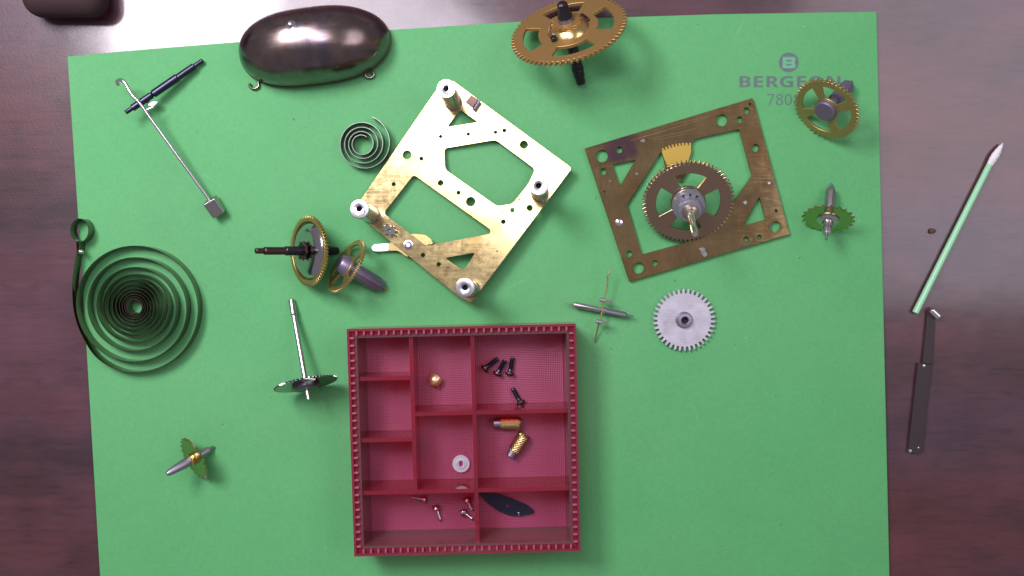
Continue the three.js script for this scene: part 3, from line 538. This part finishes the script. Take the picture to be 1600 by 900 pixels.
// ---------------------------------------------------------------- red box
const RIM = 18.5, FLOOR = 1.5;
const BX = (() => {
  const c = [[538, 517], [898, 503], [909, 864], [557, 867]].map(([x, y]) => V(x, y, RIM));
  const o = c.reduce((s, p) => s.add(p), v3(0, 0, 0)).multiplyScalar(0.25); o.y = MAT;
  const ex = c[1].clone().sub(c[0]).add(c[2]).sub(c[3]).normalize(), ang = Math.atan2(-ex.z, ex.x);
  const w = (c[0].distanceTo(c[1]) + c[3].distanceTo(c[2])) / 2, d = (c[0].distanceTo(c[3]) + c[1].distanceTo(c[2])) / 2;
  const q = new THREE.Quaternion().setFromAxisAngle(Y, ang);
  const loc = (px, py, h) => V(px, py, h).sub(o).applyQuaternion(q.clone().invert());
  return { o, q, w, d, loc };
})();
{
  const t = thing('parts_box', 'red translucent plastic box with eight compartments on the mat', 'box', BX.o, BX.q);
  const gridTex = dataTex(128, 128, (x, y) => 0.5 + 0.25 * Math.sin(x / 128 * 2 * Math.PI * 8) + 0.18 * Math.sin(y / 128 * 2 * Math.PI * 8), false);
  const red = (o = {}) => new THREE.MeshPhysicalMaterial({ color: rgb(0.70, 0.115, 0.19), roughness: 0.14, transmission: 0.78, thickness: 0, ior: 1.5, ...o });
  const wallM = red(), innerM = red({ color: rgb(0.78, 0.45, 0.48), transmission: 0.9, roughness: 0.10 }), ribM = red({ transmission: 0.4, roughness: 0.2, color: rgb(0.62, 0.13, 0.24) }), divM = red({ transmission: 0.82, color: rgb(0.72, 0.075, 0.15), roughness: 0.1 });
  const floorM = red({ color: rgb(0.42, 0.062, 0.15), transmission: 0.35, roughness: 0.32, bumpMap: rep(gridTex, 5.6), bumpScale: 0.00018 });
  const { w, d } = BX, wo = 0.9, ch = 1.7, wi = 0.9, T = wo + ch + wi;
  const b = (sx, sy, sz, x, y, z) => {                                // walls lean in a little towards the foot
    const g = new THREE.BoxGeometry(sx, sy, sz); g.translate(x, y, z); const p = g.attributes.position;
    for (let i = 0; i < p.count; i++) { const f = 1 - 0.022 * (1 - p.getY(i) / RIM); p.setX(i, p.getX(i) * f); p.setZ(i, p.getZ(i) * f); }
    return g; };
  { const fg = b(w - 2 * T + 0.02, 1.1, d - 2 * T + 0.02, 0, 0.95, 0), p = fg.attributes.position, uv = fg.attributes.uv; for (let i = 0; i < p.count; i++) uv.setXY(i, p.getX(i), p.getZ(i)); part('floor', fg, floorM, t); }
  for (const s of [-1, 1]) {
    part('outer_wall', b(w, RIM - 0.2, wo, 0, RIM / 2 + 0.1, s * (d - wo) / 2), wallM, t);
    part('outer_wall', b(wo, RIM - 0.2, d - 2 * wo - 0.01, s * (w - wo) / 2, RIM / 2 + 0.1, 0), wallM, t);
    part('inner_wall', b(w - 2 * (wo + ch), RIM - 1.4, wi, 0, RIM / 2 - 0.4, s * (d / 2 - T + wi / 2)), innerM, t);
    part('inner_wall', b(wi, RIM - 1.4, d - 2 * T - 0.01, s * (w / 2 - T + wi / 2), RIM / 2 - 0.4, 0), innerM, t);
  }
  // webs between the two walls
  const n = 28, st = (w - 2 * T) / n, gx = box(0.75, 1.6, ch - 0.02, 0.2), gz = box(ch - 0.02, 1.6, 0.75, 0.2);
  for (let i = 0; i <= n; i++) for (const s of [-1, 1]) {
    const u = -w / 2 + T + i * st;
    part('web', gx, ribM, t).position.set(u, RIM - 1.0, s * (d / 2 - wo - ch / 2)).multiplyScalar(0.001);
    part('web', gz, ribM, t).position.set(s * (w / 2 - wo - ch / 2), RIM - 1.0, u * d / w).multiplyScalar(0.001);
  }
  // channel floor
  for (const s of [-1, 1]) {
    part('ledge', b(w - 2 * wo - 0.04, 0.5, ch - 0.04, 0, RIM - 2.0, s * (d / 2 - wo - ch / 2)), divM, t);
    part('ledge', b(ch - 0.04, 0.5, d - 2 * wo - 2 * ch - 0.04, s * (w / 2 - wo - ch / 2), RIM - 2.0, 0), divM, t);
  }
  const DH = RIM - 2.4;
  const X = (px, py) => BX.loc(px, py, DH).x, Zc = (px, py) => BX.loc(px, py, DH).z;
  const in0 = -w / 2 + T, in1 = w / 2 - T, iz0 = -d / 2 + T, iz1 = d / 2 - T, th = 1.5;
  const x1 = X(645, 640), x2 = X(741, 640), zr = Zc(725, 767), zm = Zc(770, 644), za = Zc(600, 591), zb = Zc(600, 687.5);
  const dv = (ax, az, bx, bz) => part('divider', b(Math.abs(bx - ax) || th, DH - FLOOR, Math.abs(bz - az) || th, (ax + bx) / 2, (DH + FLOOR) / 2, (az + bz) / 2), divM, t);
  const e = th / 2 + 0.01;
  dv(x2, iz0 + 0.01, x2, iz1 - 0.01);
  dv(x1, iz0 + 0.01, x1, zr - e);
  dv(in0 + 0.01, zr, x2 - e, zr); dv(x2 + e, zr, in1 - 0.01, zr);
  dv(in0 + 0.01, za, x1 - e, za); dv(in0 + 0.01, zb, x1 - e, zb);
  dv(x1 + e, zm, x2 - e, zm); dv(x2 + e, zm, in1 - 0.01, zm);
}
// things in the box
const F = FLOOR + 0.02;
{
  const screw = (name, label, head, tip, m, hr, sr, hh, group) => {   // head and tip in photo pixels
    const hp = V(...head, F + hr * 0.95), tp = V(...tip, F + sr), o = v3(hp.x, MAT + F, hp.z), L = hp.distanceTo(tp);
    const dir = tp.clone().sub(hp).normalize();
    const t = thing(name, label, 'screw', o, null, group);
    const q = new THREE.Quaternion().setFromUnitVectors(v3(0, -1, 0), dir), put = g => { g.applyQuaternion(q); g.translate(hp.x - o.x, hp.y - o.y, hp.z - o.z); return g; };
    const sh = []; sh.push([sr, 0]); for (let i = 0; i < 8; i++) { const y = -L * (0.2 + 0.09 * i); sh.push([sr, y], [sr * 0.86, y - L * 0.045]); } sh.push([sr * 0.8, -L * 0.97], [0, -L]);
    part('shank', put(lathe(sh.slice().reverse(), 18)), m, t);
    const hd = lathe([[0, 0], [hr, 0], [hr, hh * 0.45], [hr * 0.8, hh * 0.85], [0, hh]], 24);
    part('head', put(hd), m === M.blued ? M.brownSteel : m, t);
    const sl = new THREE.BoxGeometry(hr * 1.9, 0.1, hr * 0.24); sl.translate(0, hh * 0.96, 0); part('slot', put(sl), M.darkHole, t);
    return t;
  };
  const z3 = (x, y) => [650 + x / 5, 550 + y / 5], z4 = (x, y) => [630 + x / 7.27, 750 + y / 7.27];
  screw('blued_screw', 'leftmost of three dark blued screws lying side by side in the red box', z3(545, 125), z3(642, 48), M.blued, 1.75, 0.92, 1.2, 'blued screws in the red box');
  screw('blued_screw', 'middle of three dark blued screws lying side by side in the red box', z3(640, 162), z3(697, 60), M.blued, 1.75, 0.92, 1.2, 'blued screws in the red box');
  screw('blued_screw', 'rightmost of three dark blued screws lying side by side in the red box', z3(732, 160), z3(756, 38), M.blued, 1.75, 0.92, 1.2, 'blued screws in the red box');
  screw('blued_screw', 'single dark blued screw lying apart, its brownish head pointing down', z3(812, 388), z3(752, 280), M.blued, 1.85, 0.92, 1.2, 'blued screws in the red box');
  screw('silver_screw', 'small silver screw lying flat, close against the divider at far left', z4(242, 222), z4(95, 195), M.steel, 1.5, 0.6, 0.9, 'silver screws in the red box');
  screw('silver_screw', 'small silver screw with bright round head, alone between the other silver screws', z4(375, 318), z4(424, 462), M.steelBright, 1.7, 0.66, 1.0, 'silver screws in the red box');
  screw('silver_screw', 'upper of the two silver screws against the long red divider', z4(728, 225), z4(788, 355), M.steelBright, 1.7, 0.66, 1.0, 'silver screws in the red box');
  screw('silver_screw', 'lower of the two silver screws against the long red divider', z4(680, 362), z4(795, 447), M.steelBright, 1.7, 0.66, 1.0, 'silver screws in the red box');
  { // brass cap
    const c = V(679, 595, F + 1.8), t = thing('brass_cap', 'small shiny brass dome cap alone in a red compartment', 'cap', v3(c.x, MAT + F, c.z));
    const g = lathe([[0, 2.4], [0.5, 2.1], [1.3, 1.7], [2.1, 0.9], [2.5, -0.4], [2.55, -1.5], [2.3, -1.5], [2.2, -0.4], [1.6, 0.6], [0, 1.1]], 30); g.rotateX(0.95); g.rotateY(-0.75); g.translate(0, 2.1, 0);
    part('dome', g, metal(0.85, 0.62, 0.34, 0.36, { metalness: 0.85 }), t);
    const p = lathe([[0, 1.6], [0.45, 1.4], [0.6, 0.4], [0.8, -0.3]], 16); p.rotateX(1.7); p.rotateY(0.45); p.translate(0.9, 1.6, 1.9); part('spout', p, metal(0.80, 0.58, 0.28, 0.25), t);
  }
  // knurled nuts
  const knurl = (label, a, b) => {
    const p = V(...a, F + 2.4), q = V(...b, F + 2.4), o = v3((p.x + q.x) / 2, MAT + F, (p.z + q.z) / 2), L = p.distanceTo(q), t = thing('knurled_knob', label, 'knob', o, null, 'knurled brass knobs in the red box');
    const put = g => { align(g, p, q); g.translate(-o.x, -o.y, -o.z); return g; };
    const nu = 60, nv = 26, pos = [], idx = [], y0 = L * 0.26, y1 = L;
    for (let j = 0; j <= nv; j++) for (let i = 0; i <= nu; i++) { const th = i / nu * 2 * Math.PI, y = y0 + (y1 - y0) * j / nv; const k = Math.abs(Math.sin(7 * th + j * 0.75)) + Math.abs(Math.sin(7 * th - j * 0.75)); const r = (2.0 + 0.27 * k) * (j > nv - 3 ? 1 - 0.09 * (j - nv + 3) : 1); pos.push(r * Math.cos(th), y, r * Math.sin(th)); }
    for (let j = 0; j < nv; j++) for (let i = 0; i < nu; i++) { const A = j * (nu + 1) + i, B = A + nu + 1; idx.push(A, B, A + 1, A + 1, B, B + 1); }
    const g = new THREE.BufferGeometry(); g.setAttribute('position', new THREE.Float32BufferAttribute(pos, 3)); g.setAttribute('uv', new THREE.Float32BufferAttribute(pos.map((_, i) => i).slice(0, pos.length / 3 * 2).fill(0), 2)); g.setIndex(idx); g.computeVertexNormals();
    const e = lathe([[1.7, y1], [1.2, y1 + 0.1], [0, y1 + 0.1]], 24);
    part('knurled_body', [put(g), put(e)], metal(0.56, 0.41, 0.19, 0.32), t);
    part('steel_collar', put(lathe([[0, 1.6], [1.15, 1.6], [1.2, 0.1], [1.7, 0], [1.95, 0.25], [1.95, y0]], 30)), M.steelGrey, t);
  };
  knurl('knurled brass knob lying straight beside the red divider', z3(604, 556), z3(824, 556));
  knurl('knurled brass knob tilted, lying below the other knob', z3(735, 815), z3(850, 640));
  { const c = V(720.5, 724.5, F + 0.4), t = thing('steel_washer', 'flat silver washer with oblong hole in a red compartment', 'washer', v3(c.x, MAT + F, c.z));
    const s = new THREE.Shape(); s.absarc(0, 0, 3.4, 0, Math.PI * 2, false);
    const hole = new THREE.Path(); hole.absellipse(0, 0, 0.75, 1.15, 0, Math.PI * 2, true, 0);
    part('ring', [disc(s, [hole], 0.9, 0.45, 0.12, 40)], M.alu, t);
    const r2 = lathe([[2.0, 0.9], [2.05, 1.15], [1.5, 1.2], [1.3, 0.9]], 36); part('raised_lip', r2, M.alu, t); }
  { const c = V(793, 789, F), t = thing('spring_plate', 'dark blued leaf shaped steel plate in the lower right compartment', 'steel plate', v3(c.x, MAT + F, c.z));
    const P = [[860, 148], [980, 150], [1100, 162], [1250, 218], [1400, 280], [1492, 350], [1480, 380], [1330, 412], [1200, 402], [1080, 352], [960, 262], [900, 190]].map(p => { const q = V(...z4(...p), F + 1.2).sub(c); return new THREE.Vector2(q.x, -q.z); });
    const hq = V(...z4(1180, 290), F + 1.2).sub(c);
    const s = roundPoly(P, 0.5, THREE.Shape);
    const g = disc(s, [circ(hq.x, -hq.z, 0.75)], 0.4, 1.0, 0.05); part('leaf', g, metal(0.03, 0.033, 0.06, 0.35, { metalness: 0.7 }), t);
    const p2 = V(...z4(1312, 380), F + 1.2).sub(c), r = rod(0.28, 1.15, 1.9, 10); r.scale(1, 1, 2.4); r.translate(p2.x, 0, p2.z); part('pin', r, M.steel, t);
    for (const [x, y] of [[980, 190], [1380, 380]]) { const f = V(...z4(x, y), F + 1.2).sub(c), k = rod(0.5, 0, 0.85, 10); k.translate(f.x, 0, f.z); part('foot', k, M.blued, t); } }
}

// ---------------------------------------------------------------- on the table, right
const T = h => h - MAT;                      // heights above the table
{
  const a = V(1430, 489, T(1.6)), b = V(1546, 258, T(1.6)), c = V(1567, 224, T(1.9)), o = v3(a.x, 0, a.z);
  const t = thing('cleaning_swab', 'pale green plastic stick with white fibre tip on the dark table', 'swab', o);
  const L = a.distanceTo(b), g = lathe([[0, 0], [1.1, 0], [1.25, 0.2], [1.2, L], [0, L]], 20); align(g, a, b); g.translate(-o.x, -o.y, -o.z);
  part('stick', g, new THREE.MeshPhysicalMaterial({ color: rgb(0.31, 0.66, 0.39), roughness: 0.35 }), t);
  const K = b.distanceTo(c), pr = []; for (let i = 0; i <= 14; i++) { const u = i / 14; pr.push([1.25 + 0.62 * Math.sin(Math.min(1, u * 1.7) * Math.PI / 2) * (1 - u ** 2.2) - 1.0 * u ** 3 + 0.06 * Math.sin(i * 2.3), K * u]); } pr.unshift([0, 0]); pr.push([0, K + 0.3]);
  const h = lathe(pr, 22); h.scale(1, 1, 0.8); align(h, b, c); h.translate(-o.x, -o.y, -o.z);
  part('fibre_tip', h, new THREE.MeshStandardMaterial({ color: rgb(0.84, 0.80, 0.82), roughness: 0.95, bumpMap: noiseTex, bumpScale: 0.0004 }), t);
}
{
  const z = (x, y, h) => V(1400 + x / 3.6, 470 + y / 3.6, T(h)), o = z(150, 460, 0), S = l => new THREE.Shape(l.map(p => { const q = z(...p, 1).sub(o); return new THREE.Vector2(q.x, -q.z); }));
  const t = thing('steel_strip', 'dark flat steel strip with bright rolled end on the table below the swab', 'steel strip', v3(o.x, 0, o.z));
  const m = new THREE.MeshStandardMaterial({ color: rgb(0.036, 0.024, 0.028), metalness: 0.1, roughness: 0.55, roughnessMap: null });
  part('narrow_blade', disc(S([[176, 68], [222, 72], [206, 355], [148, 350]]), [], 0.8, 0.9, 0.1), m, t);
  part('wide_blade', disc(S([[122, 350], [203, 356], [176, 560], [150, 835], [118, 862], [66, 846], [94, 600]]), [], 1.1, 0.95, 0.15), m, t);
  const a = z(200, 52, 2.2).sub(o), b = z(236, 88, 2.2).sub(o);
  { const p = a.clone().lerp(b, -0.1), q = a.clone().lerp(b, 1.1); const g = lathe([[0, 0], [1.2, 0], [1.45, 0.3], [1.45, p.distanceTo(q) - 0.3], [1.2, p.distanceTo(q)], [0, p.distanceTo(q)]], 24); align(g, p, q); part('rolled_end', g, M.steelBright, t); }
  for (const [x, y, r] of [[155, 366, 0.8], [79, 845, 0.85], [124, 826, 0.5]]) { const p = z(x, y, 1.5).sub(o), g = lathe([[0, 2.0], [r * 0.7, 1.9], [r, 1.5], [r, 0.8]], 14); g.translate(p.x, 0, p.z); part('rivet', g, M.steel, t); }
}
{ // crumb
  const c = V(1457, 361, T(0.8)), t = thing('crumb', 'tiny brown crumb lying on the table beside the swab', 'crumb', v3(c.x, 0, c.z));
  const g = new THREE.IcosahedronGeometry(1.0, 2), p = g.attributes.position; for (let i = 0; i < p.count; i++) { const s = 0.8 + 0.4 * vn(p.getX(i) * 1.3 + 9, p.getZ(i) * 1.3 + p.getY(i)); p.setXYZ(i, p.getX(i) * s * 1.25, p.getY(i) * s * 0.7 + 0.75, p.getZ(i) * s); } g.computeVertexNormals();
  part('lump', g, new THREE.MeshStandardMaterial({ color: rgb(0.10, 0.045, 0.035), roughness: 0.8 }), t);
}
{ // dark rounded block added in place of a dark reflection at upper left
  const c = V(108, -26, T(0)), t = thing('reflection_block', 'dark brown rounded block added for a dark reflection, cut off by the top edge at upper left', 'stand_in', v3(c.x, 0, c.z));
  const g = new RoundedBoxGeometry(31, 14, 31, 6, 6.5); g.translate(2, 7, -1); part('foot', g, new THREE.MeshStandardMaterial({ color: rgb(0.035, 0.013, 0.016), roughness: 0.85 }), t);  // block shape and dark colour carry the reflection, no actual foot
}
renderer.render(scene, camera);
